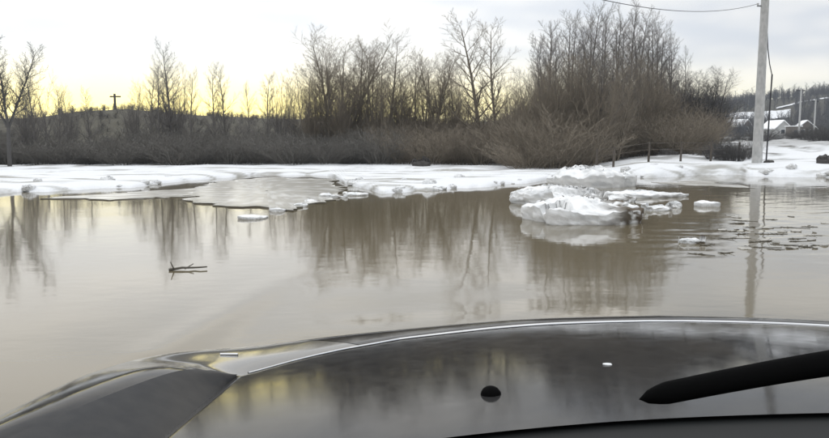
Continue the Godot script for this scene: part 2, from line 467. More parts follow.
func lump(size: Vector3, seed_: int, rough: float, dirty: float) -> ArrayMesh:
	# an irregular block: flat under the water, steep undercut sides, rounded snow top
	var s := Shape.new()
	var f := FastNoiseLite.new()
	f.seed = seed_; f.frequency = 1.0; f.fractal_octaves = 4
	var plates := FastNoiseLite.new()          # broken plates of differing height
	plates.seed = seed_; plates.frequency = 1.0; plates.noise_type = FastNoiseLite.TYPE_CELLULAR; plates.cellular_return_type = FastNoiseLite.RETURN_CELL_VALUE; plates.fractal_type = FastNoiseLite.FRACTAL_NONE
	var rng := RandomNumberGenerator.new()
	rng.seed = seed_
	var corners := []
	for k in 11: corners.append(rng.randf_range(0.8, 1.12))
	var around := 110
	var rings := 34
	var white := Color(0.82, 0.82, 0.81)
	var mud := Color(0.11, 0.09, 0.065)
	for j in rings + 1:
		var t := float(j) / rings
		var rad: float
		var y: float
		if t < 0.35:                                              # side, from under the water to the rim
			rad = 0.93 + 0.07 * sin(t / 0.35 * PI * 0.6)
			y = lerpf(-0.25, 0.62, t / 0.35)
		else:
			var q := (t - 0.35) / 0.65
			rad = maxf(cos(q * PI / 2.0), 0.0)
			y = 0.62 + 0.38 * pow(sin(q * PI / 2.0), 1.3)
		for k in around:
			var a := TAU * k / around
			var ck := 11.0 * k / around
			var edge := lerpf(corners[int(ck) % 11], corners[(int(ck) + 1) % 11], fmod(ck, 1.0)) + 0.16 * f.get_noise_2d(cos(a) * 1.6 + 9.0, sin(a) * 1.6) + 0.05 * f.get_noise_2d(cos(a) * 5.0, sin(a) * 5.0)
			var p := Vector3(cos(a) * rad * edge * size.x, 0, sin(a) * rad * edge * size.z)
			var high := 1.0 + 0.5 * f.get_noise_2d(p.x * 0.8 + 30.0, p.z * 0.8) + 0.6 * rough * f.get_noise_2d(p.x * 5.0, p.z * 5.0) + 0.9 * rough * plates.get_noise_2d(p.x * 1.6 / sqrt(size.x), p.z * 1.6 / sqrt(size.x))
			p.y = y * size.y * (high if y > 0.0 else 1.0)
			p += Vector3(f.get_noise_3d(p.x * 4.0, p.y * 7.0, p.z * 4.0), 0.5 * f.get_noise_3d(p.x * 6.0 + 50.0, p.y * 8.0, p.z * 6.0), f.get_noise_3d(p.x * 4.0, p.y * 7.0 + 20.0, p.z * 4.0)) * rough * 0.08
			var d := clampf((f.get_noise_3d(p.x * 3.0, p.y * 6.0, p.z * 3.0 + 80.0) + 0.1) * 5.0, 0, 1) * dirty * smoothstep(-0.1, 0.7, p.x / size.x)
			var soaked := clampf(f.get_noise_3d(p.x * 1.7 + 11.0, p.y * 5.0, p.z * 1.7) * 2.4, 0, 1)
			s.vert(p, Vector3(cos(a), 0.5, sin(a)), white.lerp(Color(0.55, 0.56, 0.56), soaked * 0.8).lerp(mud, d))
	for j in rings:
		for k in around:
			var k2 := (k + 1) % around
			s.quad(j * around + k, j * around + k2, (j + 1) * around + k2, (j + 1) * around + k)
	s.smooth()
	return s.mesh()

func floe(u: float, y: float, half: Vector3, seed_: int, label: String, rough := 0.25, dirty := 0.25, turn := 0.0, group := "", called := "ice_floe") -> void:
	var p := floating(u, y)
	p.z -= half.z
	p.x = side(u, -p.z)
	var o := obj(called, lump(half, seed_, rough, dirty), mats.slush if called == "slush_scrap" else mats.snow)
	o.position = p
	o.rotation.y = turn
	tag(o, label, "ice floe", group)

func sheet(outline: Array, height: float, seed_: int, label: String) -> void:
	# a flat slab of wet ice afloat, its outline given on the water
	var s := Shape.new()
	var mid := Vector3.ZERO
	var pts := []
	var f := FastNoiseLite.new()
	f.seed = seed_; f.frequency = 1.0
	for k in outline.size():
		var a := floating(outline[k][0], outline[k][1])
		var b := floating(outline[(k + 1) % outline.size()][0], outline[(k + 1) % outline.size()][1])
		for j in 14:
			var p := a.lerp(b, j / 14.0)
			pts.append(p + Vector3(f.get_noise_2d(p.x * 0.9, p.z * 0.9) * 0.5 + 0.12 * f.get_noise_2d(p.x * 5, p.z * 5), 0, f.get_noise_2d(p.x * 0.9 + 40, p.z * 0.9) * 0.5))
	for p in pts: mid += p / pts.size()
	var n := pts.size()
	for j in 13:
		for k in n:
			var p: Vector3 = pts[k].lerp(mid, clampf((j - 1) / 11.2, 0, 1))
			p.y = -0.06 if j == 0 else height * (1.0 + 0.5 * f.get_noise_2d(p.x * 1.2, p.z * 1.2))
			var dry := clampf(f.get_noise_2d(p.x * 0.8 + 7.0, p.z * 2.2) * 2.5 + 0.1, 0, 1)
			s.vert(p - mid, Vector3.UP, Color(0.36, 0.34, 0.29).lerp(Color(0.62, 0.61, 0.57), dry))
	for j in 12:
		for k in n: s.quad(j * n + k, j * n + (k + 1) % n, (j + 1) * n + (k + 1) % n, (j + 1) * n + k)
	s.smooth()
	var o := obj("ice_sheet", s.mesh(), mats.ice)
	o.position = mid
	tag(o, label, "ice sheet")

func make_ice() -> void:
	floe(583, 226, Vector3(0.86, 0.28, 0.8), 3, "largest ice floe, a thick white block with a muddy broken end", 0.35, 1.0)
	floe(560, 205, Vector3(0.95, 0.26, 0.55), 8, "broken white floe lying just behind the largest ice block", 0.5, 0.5)
	floe(590, 188, Vector3(1.2, 0.46, 1.0), 14, "wide rounded mound of snow-covered ice behind the broken floe", 0.2, 0.2)
	floe(638, 198, Vector3(0.98, 0.14, 0.4), 19, "long low strip of ice pointing away from the largest block", 0.4, 0.3)
	floe(612, 203, Vector3(0.5, 0.12, 0.25), 52, "low ragged plate of ice wedged between the largest block and the long strip", 0.6, 0.8)
	floe(657, 211, Vector3(0.28, 0.12, 0.2), 23, "small lumpy ice chunk at the tip of the long low strip", 0.5, 0.5)
	floe(674, 208, Vector3(0.15, 0.09, 0.12), 27, "tiny ice chunk beside the small lumpy chunk", 0.5, 0.3)
	floe(707, 207, Vector3(0.24, 0.11, 0.18), 31, "lone oval white floe in the open water", 0.15, 0.1)
	floe(690, 244, Vector3(0.16, 0.09, 0.1), 36, "small grey lump of slush near the floating weed", 0.6, 1.0)
	floe(252, 220, Vector3(0.24, 0.05, 0.25), 41, "flat pale floe off the edge of the wet ice sheet", 0.2, 0.1)
	floe(277, 212, Vector3(0.15, 0.06, 0.15), 44, "small pale floe behind the flat pale floe", 0.3, 0.2)
	floe(300, 207, Vector3(0.15, 0.05, 0.15), 47, "muddy ice lump at the corner of the wet ice sheet", 0.5, 0.6)
	floe(313, 203, Vector3(0.18, 0.06, 0.15), 50, "small muddy ice block next to the snow tongue", 0.5, 0.8)
	floe(333, 198, Vector3(0.3, 0.07, 0.2), 55, "dirty ice ridge at the root of the snow tongue", 0.5, 0.9)
	floe(356, 196, Vector3(0.3, 0.07, 0.25), 58, "snow-capped lump on the near side of the snow tongue", 0.3, 0.4)
	var rng := RandomNumberGenerator.new()
	rng.seed = 808
	for k in 26:
		var q := rng.randf_range(0.03, 0.12)
		floe(rng.randf_range(722, 829), rng.randf_range(216, 256), Vector3(q, 0.014, q * 0.6), 500 + k, "flat scrap of grey slush drifting among the floating weed", 0.4, 0.6, rng.randf() * 6.0, "scraps of slush among the floating weed", "slush_scrap")
	sheet([[45, 199], [120, 200], [200, 197], [262, 190], [200, 189], [120, 193]], 0.02, 61, "long thin sliver of wet grey ice off the left bank")
	sheet([[190, 203], [235, 208], [280, 210], [318, 203], [345, 192], [330, 180], [270, 178], [215, 183], [190, 191]], 0.025, 66, "broad sheet of wet grey ice beside the snow tongue")
	sheet([[690, 186], [760, 188], [700, 181], [650, 183]], 0.006, 69, "thin grey ice film in front of the wire fence")

func make_lumps() -> void:            # lumps of old snow left along the ragged rim of the banks
	var rng := RandomNumberGenerator.new()
	rng.seed = 303
	var kinds := []
	for k in 5: kinds.append(lump(Vector3(1, 0.8, 0.8), 400 + k, 0.35, 0.5))
	for e in [[-29, -14, 9, "lump of old snow on the rim of the left bank behind the thin ice sliver"], [-6, 9, 16, "lump of old snow on the rim of the snow tongue"], [13, 24, 10, "lump of old snow on the rim below the wire fence"], [25, 31, 6, "lump of old snow on the rim of the bank below the concrete pole"]]:
		for k in e[2]:
			var b := rng.randf_range(e[0], e[1])
			var r := shore_at(b) + rng.randf_range(0.0, 0.5) * rng.randf() + (rng.randf_range(0, 4) if k % 3 == 0 else 0.0)
			var p := Vector3(sin(deg_to_rad(b)) * r, 0, -cos(deg_to_rad(b)) * r)
			p.y = maxf(ground_h(p.x, p.z), 0.0) - 0.02
			var o := obj("snow_lump", kinds[rng.randi() % 5], mats.snow)
			var w := rng.randf_range(0.07, 0.24)
			o.transform = Transform3D(Basis(Vector3.UP, rng.randf() * TAU).scaled(Vector3(w, w * rng.randf_range(0.35, 0.8), w)), p)
			tag(o, e[3], "snow lump", e[3].replace("lump of", "lumps of"))

func make_debris() -> void:
	var rng := RandomNumberGenerator.new()
	rng.seed = 77
	for e in [[742, 226], [756, 230], [770, 227], [785, 232], [748, 236], [800, 236], [776, 240], [812, 230], [760, 246], [795, 247], [822, 243], [735, 241], [715, 247], [728, 252], [782, 252], [750, 224], [765, 234], [790, 226], [805, 242], [818, 236], [772, 222], [740, 232], [756, 241], [788, 243], [810, 250], [722, 238], [704, 252]]:
		var s := Shape.new()
		var wide := rng.randf_range(0.08, 0.2)
		s.tube(Vector3(-wide, 0.004, 0), Vector3(0, 0.004, rng.randf_range(-0.02, 0.02)), 0.0035, 0.003, 5)
		s.tube(Vector3(0.01, 0.004, 0), Vector3(-wide * 0.3, 0.004, rng.randf_range(-0.08, 0.08)), 0.0035, 0.003, 5)
		s.tube(Vector3(-0.01, 0.004, 0), Vector3(wide, 0.004, rng.randf_range(-0.06, 0.06)), 0.0035, 0.003, 5)
		for k in rng.randi_range(8, 18):
			var p := Vector3(rng.randf_range(-wide, 0.0), 0.003, 0)
			var d := Vector3(rng.randf_range(-1, 1), rng.randf_range(-0.05, 0.1), rng.randf_range(-0.8, 0.8)).normalized() * rng.randf_range(0.03, 0.09)
			s.tube(p - d * 0.4, p + d, 0.003, 0.002, 4)
		var o := obj("floating_weed", s.mesh(), mats.debris)
		o.position = floating(e[0] + rng.randf_range(-6, 6), e[1] + rng.randf_range(-3, 3))
		o.rotation.y = rng.randf_range(-0.6, 0.6)
		tag(o, "small tangle of brown stalks afloat on the grey open water", "weed", "tangles of weed afloat in the open water")
	var b := Shape.new()
	var p := Vector3(-0.17, 0.01, 0)
	for k in 6:
		var q := p + Vector3(0.06, rng.randf_range(-0.004, 0.008), rng.randf_range(-0.02, 0.02))
		b.tube(p, q, 0.013 - 0.001 * k, 0.012 - 0.001 * k, 6, true)
		p = q
	b.tube(Vector3(-0.12, 0.01, 0), Vector3(-0.15, 0.09, 0.02), 0.008, 0.004, 5, true)
	b.tube(Vector3(-0.02, 0.012, 0), Vector3(0.06, 0.05, -0.06), 0.007, 0.004, 5, true)
	var o := obj("floating_branch", b.mesh(), mats.debris)
	o.position = floating(187, 270)
	o.rotation.y = 0.25
	tag(o, "short dark branch drifting alone on the calm water", "branch")

# ---------------------------------------------------------------- pole, fence, cottages

func make_poles() -> void:
	var at := spot(758, 28.5)
	at.x = side(757, 28.5, 0.5)
	at.y = ground_h(at.x, at.z) - 0.05
	var t := base("utility_pole", at)
	var s := Shape.new()
	var prof := [[0.0, 0.195], [1.2, 0.185], [4.0, 0.16], [8.9, 0.13]]
	for k in 3: s.tube(Vector3(0, prof[k][0], 0), Vector3(0, prof[k + 1][0], 0), prof[k][1], prof[k + 1][1], 20, k == 2)
	obj("post", s.mesh(), mats.concrete, t)
	var c := Shape.new()
	c.tube(Vector3(-0.3, 6.1, 0), Vector3(0, 6.1, 0), 0.025, 0.03, 8, true)
	obj("bracket", c.mesh(), mats.steel, t)
	var g := Shape.new()
	g.tube(Vector3(-0.27, 6.12, 0), Vector3(-0.27, 6.2, 0), 0.025, 0.045, 10, true)
	obj("insulator", g.mesh(), mats.plaster, t)
	# a slack cable that hangs off the pole, led through a guard pipe below
	var w := Shape.new()
	var pts := [Vector3(0.14, 5.2, 0.0), Vector3(0.2, 4.5, 0), Vector3(0.3, 3.9, 0), Vector3(0.42, 3.45, 0)]
	for k in 3: w.tube(pts[k], pts[k + 1], 0.018, 0.018, 6)
	obj("cable", w.mesh(), mats.cable, t)
	var gp := Shape.new()
	gp.tube(Vector3(0.42, 3.5, 0), Vector3(0.36, -0.1, 0), 0.03, 0.03, 8, true)
	obj("cable_guard", gp.mesh(), mats.cable, t)
	tag(t, "thick pale concrete pole on the snow bank with a slack cable", "utility pole")
	# overhead line from the pole over the flooded road
	var other: Node3D = t.duplicate()
	other.name = numbered("utility_pole")
	add_child(other)
	other.position = Vector3(-10.2, at.y - 0.7, 2.0)
	tag(other, "concrete pole across the flooded road that carries the other end of the line", "utility pole")
	var a := at + Vector3(-0.27, 6.18, 0)
	var b := other.position + Vector3(-0.27, 6.3, 0)
	var line := Shape.new()
	var last := a
	for k in 40:
		var f := (k + 1) / 40.0
		var q := a.lerp(b, f)
		q.y -= 4.0 * 1.95 * f * (1.0 - f)
		line.tube(last, q, 0.009, 0.009, 5)
		last = q
	tag(obj("overhead_line", line.mesh(), mats.cable), "thin dark overhead line sagging away from the concrete pole", "power line")
	# small poles among the cottages and one beyond the rise on the left
	for e in [[798, 88, 150, "thin pale pole standing taller behind the cottages"], [813, 99, 165, "thin pale pole standing lower behind the cottages"], [117, 93, 105, "distant pole with a crossarm on the dark rise"]]:
		var p := spot(e[0], e[2])
		var tall: float = EYE - e[2] * fall(e[1]) - p.y
		var q := base("utility_pole", p + Vector3(0, -0.1, 0))
		var sh := Shape.new()
		sh.tube(Vector3.ZERO, Vector3(0, tall, 0), 0.2, 0.15, 10, true)
		obj("post", sh.mesh(), mats.concrete if e[0] > 700 else mats.cable, q)
		var ar := Shape.new()
		ar.box(Vector3(-0.8, tall - 0.5, -0.26), Vector3(0.8, tall - 0.3, -0.16))
		obj("crossarm", ar.mesh(), mats.cable, q)
		tag(q, e[3], "utility pole")

func make_fence() -> void:
	var spots := [[596, 29.0], [613, 28.6], [648, 29.1], [680, 29.8], [710, 30.6], [738, 31.4]]
	var first := spot(spots[0][0], spots[0][1])
	var t := base("wire_fence", first)
	var tops := []
	for e in spots:
		var p := spot(e[0], e[1]) - first
		var s := Shape.new()
		s.tube(p + Vector3(0, -0.2, 0), p + Vector3(0.02, 0.82, 0), 0.05, 0.042, 8, true)
		obj("post", s.mesh(), mats.fence, t)
		tops.append(p)
	for h in [0.76, 0.5, 0.24]:
		var s := Shape.new()
		for k in tops.size() - 1:
			s.tube(tops[k] + Vector3(0, h, 0.05), tops[k + 1] + Vector3(0, h, 0.05), 0.01, 0.01, 5)
		obj("wire", s.mesh(), mats.fence, t)
	tag(t, "low wire fence on dark posts along the snowy water's edge", "fence")

func cottage(u: float, far: float, w: float, d: float, h: float, wall: Material, label: String, turn := 0.0) -> void:
	var p := spot(u, far)
	var t := base("cottage", p + Vector3(0, -0.1, 0), turn)
	var s := Shape.new()
	s.box(Vector3(-w / 2, 0, -d), Vector3(w / 2, h, 0))
	var ridge := h + w * 0.42
	var g := s.v.size()
	for z in [0.0, -d]:
		var nn := Vector3(0, 0, 1 if z == 0.0 else -1)
		s.tri(s.vert(Vector3(-w / 2, h, z), nn), s.vert(Vector3(w / 2, h, z), nn), s.vert(Vector3(0, ridge, z), nn))
	obj("wall", s.mesh(), wall, t)
	for k in [-1, 1]:
		var r := Shape.new()
		var e := Vector3(k * (w / 2 + 0.35), h - 0.3, 0)
		var up := Vector3(k * 0.12, 0.28, 0)
		var z0 := 0.4
		var z1 := -d - 0.4
		var a := Vector3(0, ridge + 0.02, z0); var b := Vector3(e.x, e.y, z0); var c := Vector3(e.x, e.y, z1); var f := Vector3(0, ridge + 0.02, z1)
		var hi := Vector3(0, 0.26, 0)
		r.flat_quad(a + hi, b + hi, c + hi, f + hi, Vector3(k, 1, 0)); r.flat_quad(a, b, c, f, Vector3(-k, -1, 0))
		r.flat_quad(a, b, b + hi, a + hi, Vector3.BACK); r.flat_quad(f, c, c + hi, f + hi, Vector3.FORWARD); r.flat_quad(b, c, c + hi, b + hi, Vector3(k, 0, 0))
		obj("roof", r.mesh(), mats.snow, t)
	for x in ([-w * 0.22, w * 0.22] if w > 5.0 else [0.0]):
		var f := Shape.new()
		f.box(Vector3(x - 0.65, h * 0.42, 0.0), Vector3(x + 0.65, h * 0.92, 0.07))
		var wf := obj("window", f.mesh(), mats.snow, t)
		var g2 := Shape.new()
		g2.box(Vector3(x - 0.53, h * 0.47, 0.07), Vector3(x + 0.53, h * 0.87, 0.09))
		obj("pane", g2.mesh(), mats.pane, wf)
	tag(t, label, "cottage")

func make_village() -> void:
	cottage(782, 190, 4.6, 6.0, 2.6, mats.plaster, "small white cottage with a snowy gable roof between the poles", 0.15)
	cottage(806, 205, 5.2, 7.0, 2.5, mats.timber, "brown timber cottage with a snowy roof beyond the white cottage", -0.3)
	cottage(746, 235, 5.0, 7.0, 2.4, mats.timber, "timber cottage half hidden behind the concrete pole", 0.5)
	var p := spot(795, 185)
	var t := base("shed", p + Vector3(0, -0.1, 0))
	var s := Shape.new()
	s.box(Vector3(-1.3, 0, -2.5), Vector3(1.3, 3.0, 0))
	obj("wall", s.mesh(), mats.timber, t)
	var r := Shape.new()
	r.box(Vector3(-1.6, 3.0, -2.8), Vector3(1.6, 3.25, 0.3))
	obj("roof", r.mesh(), mats.snow, t)
	var d := Shape.new()
	d.box(Vector3(-0.5, 0.1, 0), Vector3(0.5, 2.1, 0.06))
	obj("door", d.mesh(), mats.cable, t)
	tag(t, "narrow grey shed with a flat snowy roof beside the white cottage", "shed")

func make_stones() -> void:
	for e in [[421, 34.5, 0.42, 0.38, "dark rounded stump at the foot of the scrub behind the snow tongue", "stump"], [668, 35.5, 0.5, 0.3, "dark stone showing through the snow above the wire fence", "stone"], [829, 27.8, 0.5, 0.3, "dark stone at the water's edge of the far snow bank", "stone"],
		[768, 28.4, 0.22, 0.12, "small dark stone at the waterline below the concrete pole", "stone"]]:
		var o := obj(e[5], lump(Vector3(e[2], e[3], e[2] * 0.8), int(e[0]), 0.3, 0.0), mats.stone)
		o.position = spot(e[0], e[1]) + Vector3(0, -0.04, 0)
		tag(o, e[4], e[5])

# ---------------------------------------------------------------- the car

func cp(p: Vector3) -> Vector3:             # car outline (across, ahead, below the lens) to the scene
	return Vector3(p.x * CAR, EYE - p.z * CAR, -p.y * CAR)

const MID := 0.62

func hood_front(x: float) -> float:
	return curve([0.0, 0.07, 0.35, 0.65, 0.77, 0.84, 0.935], [1.712, 1.71, 1.67, 1.54, 1.44, 1.36, 1.235], absf(x - MID))

func hood_rear(x: float) -> float:
	return curve([0.0, 0.4, 0.7, 0.935], [0.815, 0.80, 0.74, 0.60], absf(x - MID))

func hood_drop(x: float, s: float) -> float:
	var d := (x - MID) / 0.93
	return 0.432 - 0.112 * (1.7 - s) - 0.018 * (1.0 - pow((s - 0.9) / 0.8, 2.0)) + 0.045 * d * d

const INNER := [[-0.56, 0.45, 0.332], [-0.47, 0.85, 0.351], [-0.395, 1.11, 0.370], [-0.35, 1.19, 0.390], [-0.305, 1.235, 0.412], [-0.225, 1.33, 0.428], [-0.125, 1.435, 0.438], [0.02, 1.55, 0.444], [0.28, 1.668, 0.444], [0.62, 1.712, 0.444]]
const OUTER := [[-0.63, 0.45, 0.352], [-0.58, 0.90, 0.374], [-0.575, 1.15, 0.396], [-0.57, 1.27, 0.412], [-0.55, 1.37, 0.425], [-0.49, 1.46, 0.436], [-0.36, 1.55, 0.450], [-0.12, 1.68, 0.456], [0.274, 1.79, 0.452], [0.62, 1.82, 0.450]]

func rail(r: Array, t: float) -> Vector3:
	var k := clampi(int(t), 0, r.size() - 2)
	var f := t - k
	var a: Array = r[maxi(k - 1, 0)]; var b: Array = r[k]; var c: Array = r[k + 1]; var d: Array = r[mini(k + 2, r.size() - 1)]
	return Vector3(cubic_interpolate(b[0], c[0], a[0], d[0], f), cubic_interpolate(b[1], c[1], a[1], d[1], f), cubic_interpolate(b[2], c[2], a[2], d[2], f))

func skin(t: float, v: float) -> Vector3:   # the outer body: v 0 inner edge, 2 shoulder, 6 sill
	var i := rail(INNER, t)
	var o := rail(OUTER, t)
	var along := rail(OUTER, minf(t + 0.1, 8.999)) - rail(OUTER, maxf(t - 0.1, 0.0))
	var out := Vector3(-along.y, along.x, 0).normalized()
	var m := i.lerp(o, 0.36) + Vector3(0, 0, -0.011)
	var ps := [i, m, o, o + out * 0.035 + Vector3(0, 0, 0.06), o + out * 0.06 + Vector3(0, 0, 0.25), o + out * 0.05 + Vector3(0, 0, 0.8), o + out * 0.02 + Vector3(0, 0, 1.9 - o.z)]
	var k := clampi(int(v), 0, 5)
	return ps[k].cubic_interpolate(ps[k + 1], ps[maxi(k - 1, 0)], ps[mini(k + 2, 6)], v - k)

func skin_part(called: String, t0: float, t1: float, v0: float, v1: float, mat: Material, car: Node3D, flip: bool, lift := 0.0) -> MeshInstance3D:
	var s := Shape.new()
	var nt := int((t1 - t0) * 10) + 2
	var nv := int((v1 - v0) * 12) + 2
	for a in nt + 1:
		for b in nv + 1:
			var p := skin(lerpf(t0, t1, float(a) / nt), lerpf(v0, v1, float(b) / nv))
			p.z -= lift
			if flip: p.x = 2.0 * MID - p.x
			s.vert(cp(p), Vector3((1.0 if flip else -1.0) * 0.4, 0.8, -0.4))
	for a in nt:
		for b in nv:
			var w := nv + 1
			var q := [a * w + b, a * w + b + 1, (a + 1) * w + b + 1, (a + 1) * w + b]
			if flip: q.reverse()
			s.i.append_array(PackedInt32Array([q[0], q[1], q[2], q[0], q[2], q[3]]))
	s.smooth()
	if s.n[0].y < 0.0:
		for k in s.n.size(): s.n[k] = -s.n[k]
		for k in range(0, s.i.size(), 3):
			var e := s.i[k + 1]; s.i[k + 1] = s.i[k + 2]; s.i[k + 2] = e
	return obj(called, s.mesh(), mat, car)

func make_car() -> void:
	var car := base("car", Vector3.ZERO)
	tag(car, "dark glossy car front with curved bonnet and parked wiper standing in the flood", "car")
	# bonnet
	var s := Shape.new()
	var nx := 150
	var ns := 60
	for a in nx + 1:
		var x := lerpf(-0.312, 2.0 * MID + 0.312, clampf(float(a - 2) / (nx - 4), 0, 1))
		var over := maxi(maxi(2 - a, a - nx + 2), 0)      # the flange that turns down at the sides
		for b in ns + 3:
			var q := clampf(float(b) / ns, 0, 1)
			var y := lerpf(hood_rear(x), hood_front(x), q)
			var p := Vector3(x, y, hood_drop(x, y))
			if b > ns - 2: p.z += 0.0025 * pow(b - ns + 2, 1.3); p.y += 0.002 * (b - ns + 2) + (0.03 if b == ns + 2 else 0.0)
			p.z += [0.0, 0.006, 0.06][over]; p.x += [0.0, 0.005, 0.008][over] * signf(x - MID)
			s.vert(cp(p))
	for a in nx:
		for b in ns + 2:
			var w := ns + 3
			s.quad(a * w + b, a * w + b + 1, (a + 1) * w + b + 1, (a + 1) * w + b)
	s.smooth()
	var hood := obj("bonnet", s.mesh(), mats.paint, car)
	# bright moulding along its front edge
	var tr := Shape.new()
	var last := Vector3.ZERO
	for k in 91:
		var x := lerpf(-0.30, 2.0 * MID + 0.30, k / 90.0)
		var p := cp(Vector3(x, hood_front(x) + 0.012, hood_drop(x, hood_front(x)) + 0.004))
		if k > 0: tr.tube(last, p, lerpf(0.0014, 0.0036, clampf(minf(k, 90 - k) / 25.0, 0, 1)), lerpf(0.0014, 0.0036, clampf(minf(k, 90 - k) / 25.0, 0, 1)), 8)
		last = p
	obj("moulding", tr.mesh(), mats.chrome, hood)
	for flip in [false, true]:
		# inner slope of the wing, from the shut line up to its crest
		var f := Shape.new()
		for a in 41:
			var t := a / 40.0 * 3.9
			var i := rail(INNER, t)
			var gx := -0.314
			var g := Vector3(gx, lerpf(i.y, i.y - 0.02, t / 4.0), hood_drop(gx, i.y) + lerpf(0.045, 0.01, t / 3.9))
			for b in 9:
				var p := g.lerp(i, b / 8.0)
				p.z = lerpf(g.z, i.z, b / 8.0) - 0.003 * smoothstep(4.0, 8.0, b) - 0.007 * sin(b / 8.0 * PI)
				if flip: p.x = 2.0 * MID - p.x
				f.vert(cp(p))
		for a in 40:
			for b in 8: f.quad(a * 9 + b, a * 9 + b + 1, (a + 1) * 9 + b + 1, (a + 1) * 9 + b)
		f.smooth()
		var wing := skin_part("wing", 0.0, 3.6, 0.0, 6.0, mats.paint, car, flip)
		obj("inner_panel", f.mesh(), mats.paint, wing)
		var lamp := skin_part("headlamp", 3.61, 6.4, 0.0, 2.9, mats.lens, car, flip)
		var rf := Shape.new()
		for k in 1:
			var c := skin(4.9, 1.25)
			if flip: c.x = 2.0 * MID - c.x
			var w := cp(c) + Vector3(0, 0.001, 0)
			rf.tube(w - Vector3(0.012, 0, 0), w + Vector3(0.016, 0, 0), 0.0025, 0.0025, 6, true)
		obj("reflector", rf.mesh(), mats.chrome, lamp)
		skin_part("bumper", 3.62, 6.4, 2.92, 6.0, mats.paint, car, flip)
		skin_part("grille_panel", 6.42, 9.0, 0.0, 6.0, mats.paint, car, flip)
	# scuttle below the windscreen
	var c := Shape.new()
	for a in 41:
		var x := lerpf(-0.42, 2.0 * MID + 0.42, a / 40.0)
		for b in 9:
			var y := lerpf(0.36, hood_rear(x) + 0.03, b / 8.0)
			c.vert(cp(Vector3(x, y, hood_drop(x, hood_rear(x)) + 0.006 - 0.03 * pow(1.0 - b / 8.0, 2.0))))
	for a in 40:
		for b in 8: c.quad(a * 9 + b, a * 9 + b + 1, (a + 1) * 9 + b + 1, (a + 1) * 9 + b)
	c.smooth()
	obj("scuttle", c.mesh(), mats.plastic, car)
	# wiper
	var wp := Node3D.new()
	wp.name = "wiper"
	car.add_child(wp, true)
	var tip := Vector3(0.163, EYE - 0.186, -0.505)
	var heel := Vector3(0.40, EYE - 0.170, -0.56)
	var bl := Shape.new()
	var axis := (heel - tip).normalized()
	var deep := axis.cross(Vector3.UP).normalized()
	var tall := deep.cross(axis).normalized()
	for k in 41:
		var t := k / 40.0
		var c2 := tip.lerp(heel, t * 1.25) + tall * 0.004 * sin(t * PI)
		var hh := 0.0088 * sqrt(minf(t / 0.07, 1.0)) + 0.0042 * t
		for j in 14:
			var w := TAU * j / 14.0
			bl.vert(c2 + tall * cos(w) * hh * (1.0 if cos(w) > 0.0 else 0.85) + deep * sin(w) * hh * 0.7, tall * cos(w) + deep * sin(w))
	for k in 40:
		for j in 14: bl.quad(k * 14 + j, k * 14 + (j + 1) % 14, (k + 1) * 14 + (j + 1) % 14, (k + 1) * 14 + j)
	bl.smooth()
	obj("blade", bl.mesh(), mats.rubber, wp)
	var ar := Shape.new()
	var joint := tip.lerp(heel, 0.55) + tall * 0.006
	ar.tube(joint, heel + tall * 0.008, 0.004, 0.0055, 10, true)
	ar.tube(heel + tall * 0.008, Vector3(0.62, EYE - 0.25, -0.60), 0.0055, 0.012, 10, true)
	obj("arm", ar.mesh(), mats.rubber, wp)
	var pv := Shape.new()
	pv.tube(Vector3(0.62, EYE - 0.30, -0.60), Vector3(0.62, EYE - 0.245, -0.60), 0.02, 0.016, 12, true)
	obj("pivot", pv.mesh(), mats.rubber, wp)
	# washer nozzle on the bonnet
	for x in [0.105, 1.135]:
		var nz := Shape.new()
		var at := cp(Vector3(x, 0.955, hood_drop(x, 0.955)))
		for j in 7:
			for k in 16:
				var a := TAU * k / 16.0
				var e := j / 6.0 * PI / 2.0
				var o := Vector3(cos(a) * cos(e) * 0.0115, sin(e) * 0.010, sin(a) * cos(e) * 0.013)
				nz.vert(at + o + Vector3(0, -0.001, 0), o.normalized())
		for j in 6:
			for k in 16: nz.quad(j * 16 + k, j * 16 + (k + 1) % 16, (j + 1) * 16 + (k + 1) % 16, (j + 1) * 16 + k)
		obj("washer_nozzle", nz.mesh(), mats.rubber, hood)
	# flecks of snow left on the bonnet
	for e in [[0.31, 1.12, 0.0045], [0.352, 0.92, 0.0035]]:
		var o := obj("snow_fleck", lump(Vector3(e[2] * 1.3, e[2] * 0.5, e[2]), 90 + int(e[1] * 10), 0.02, 0.0), mats.snow)
		o.position = cp(Vector3(e[0], e[1], hood_drop(e[0], e[1])))
		tag(o, "small fleck of wet snow on the middle of the bonnet" if e[2] > 0.004 else "tiny snow crumb on the bonnet beside the wiper tip", "snow")

# ---------------------------------------------------------------- light

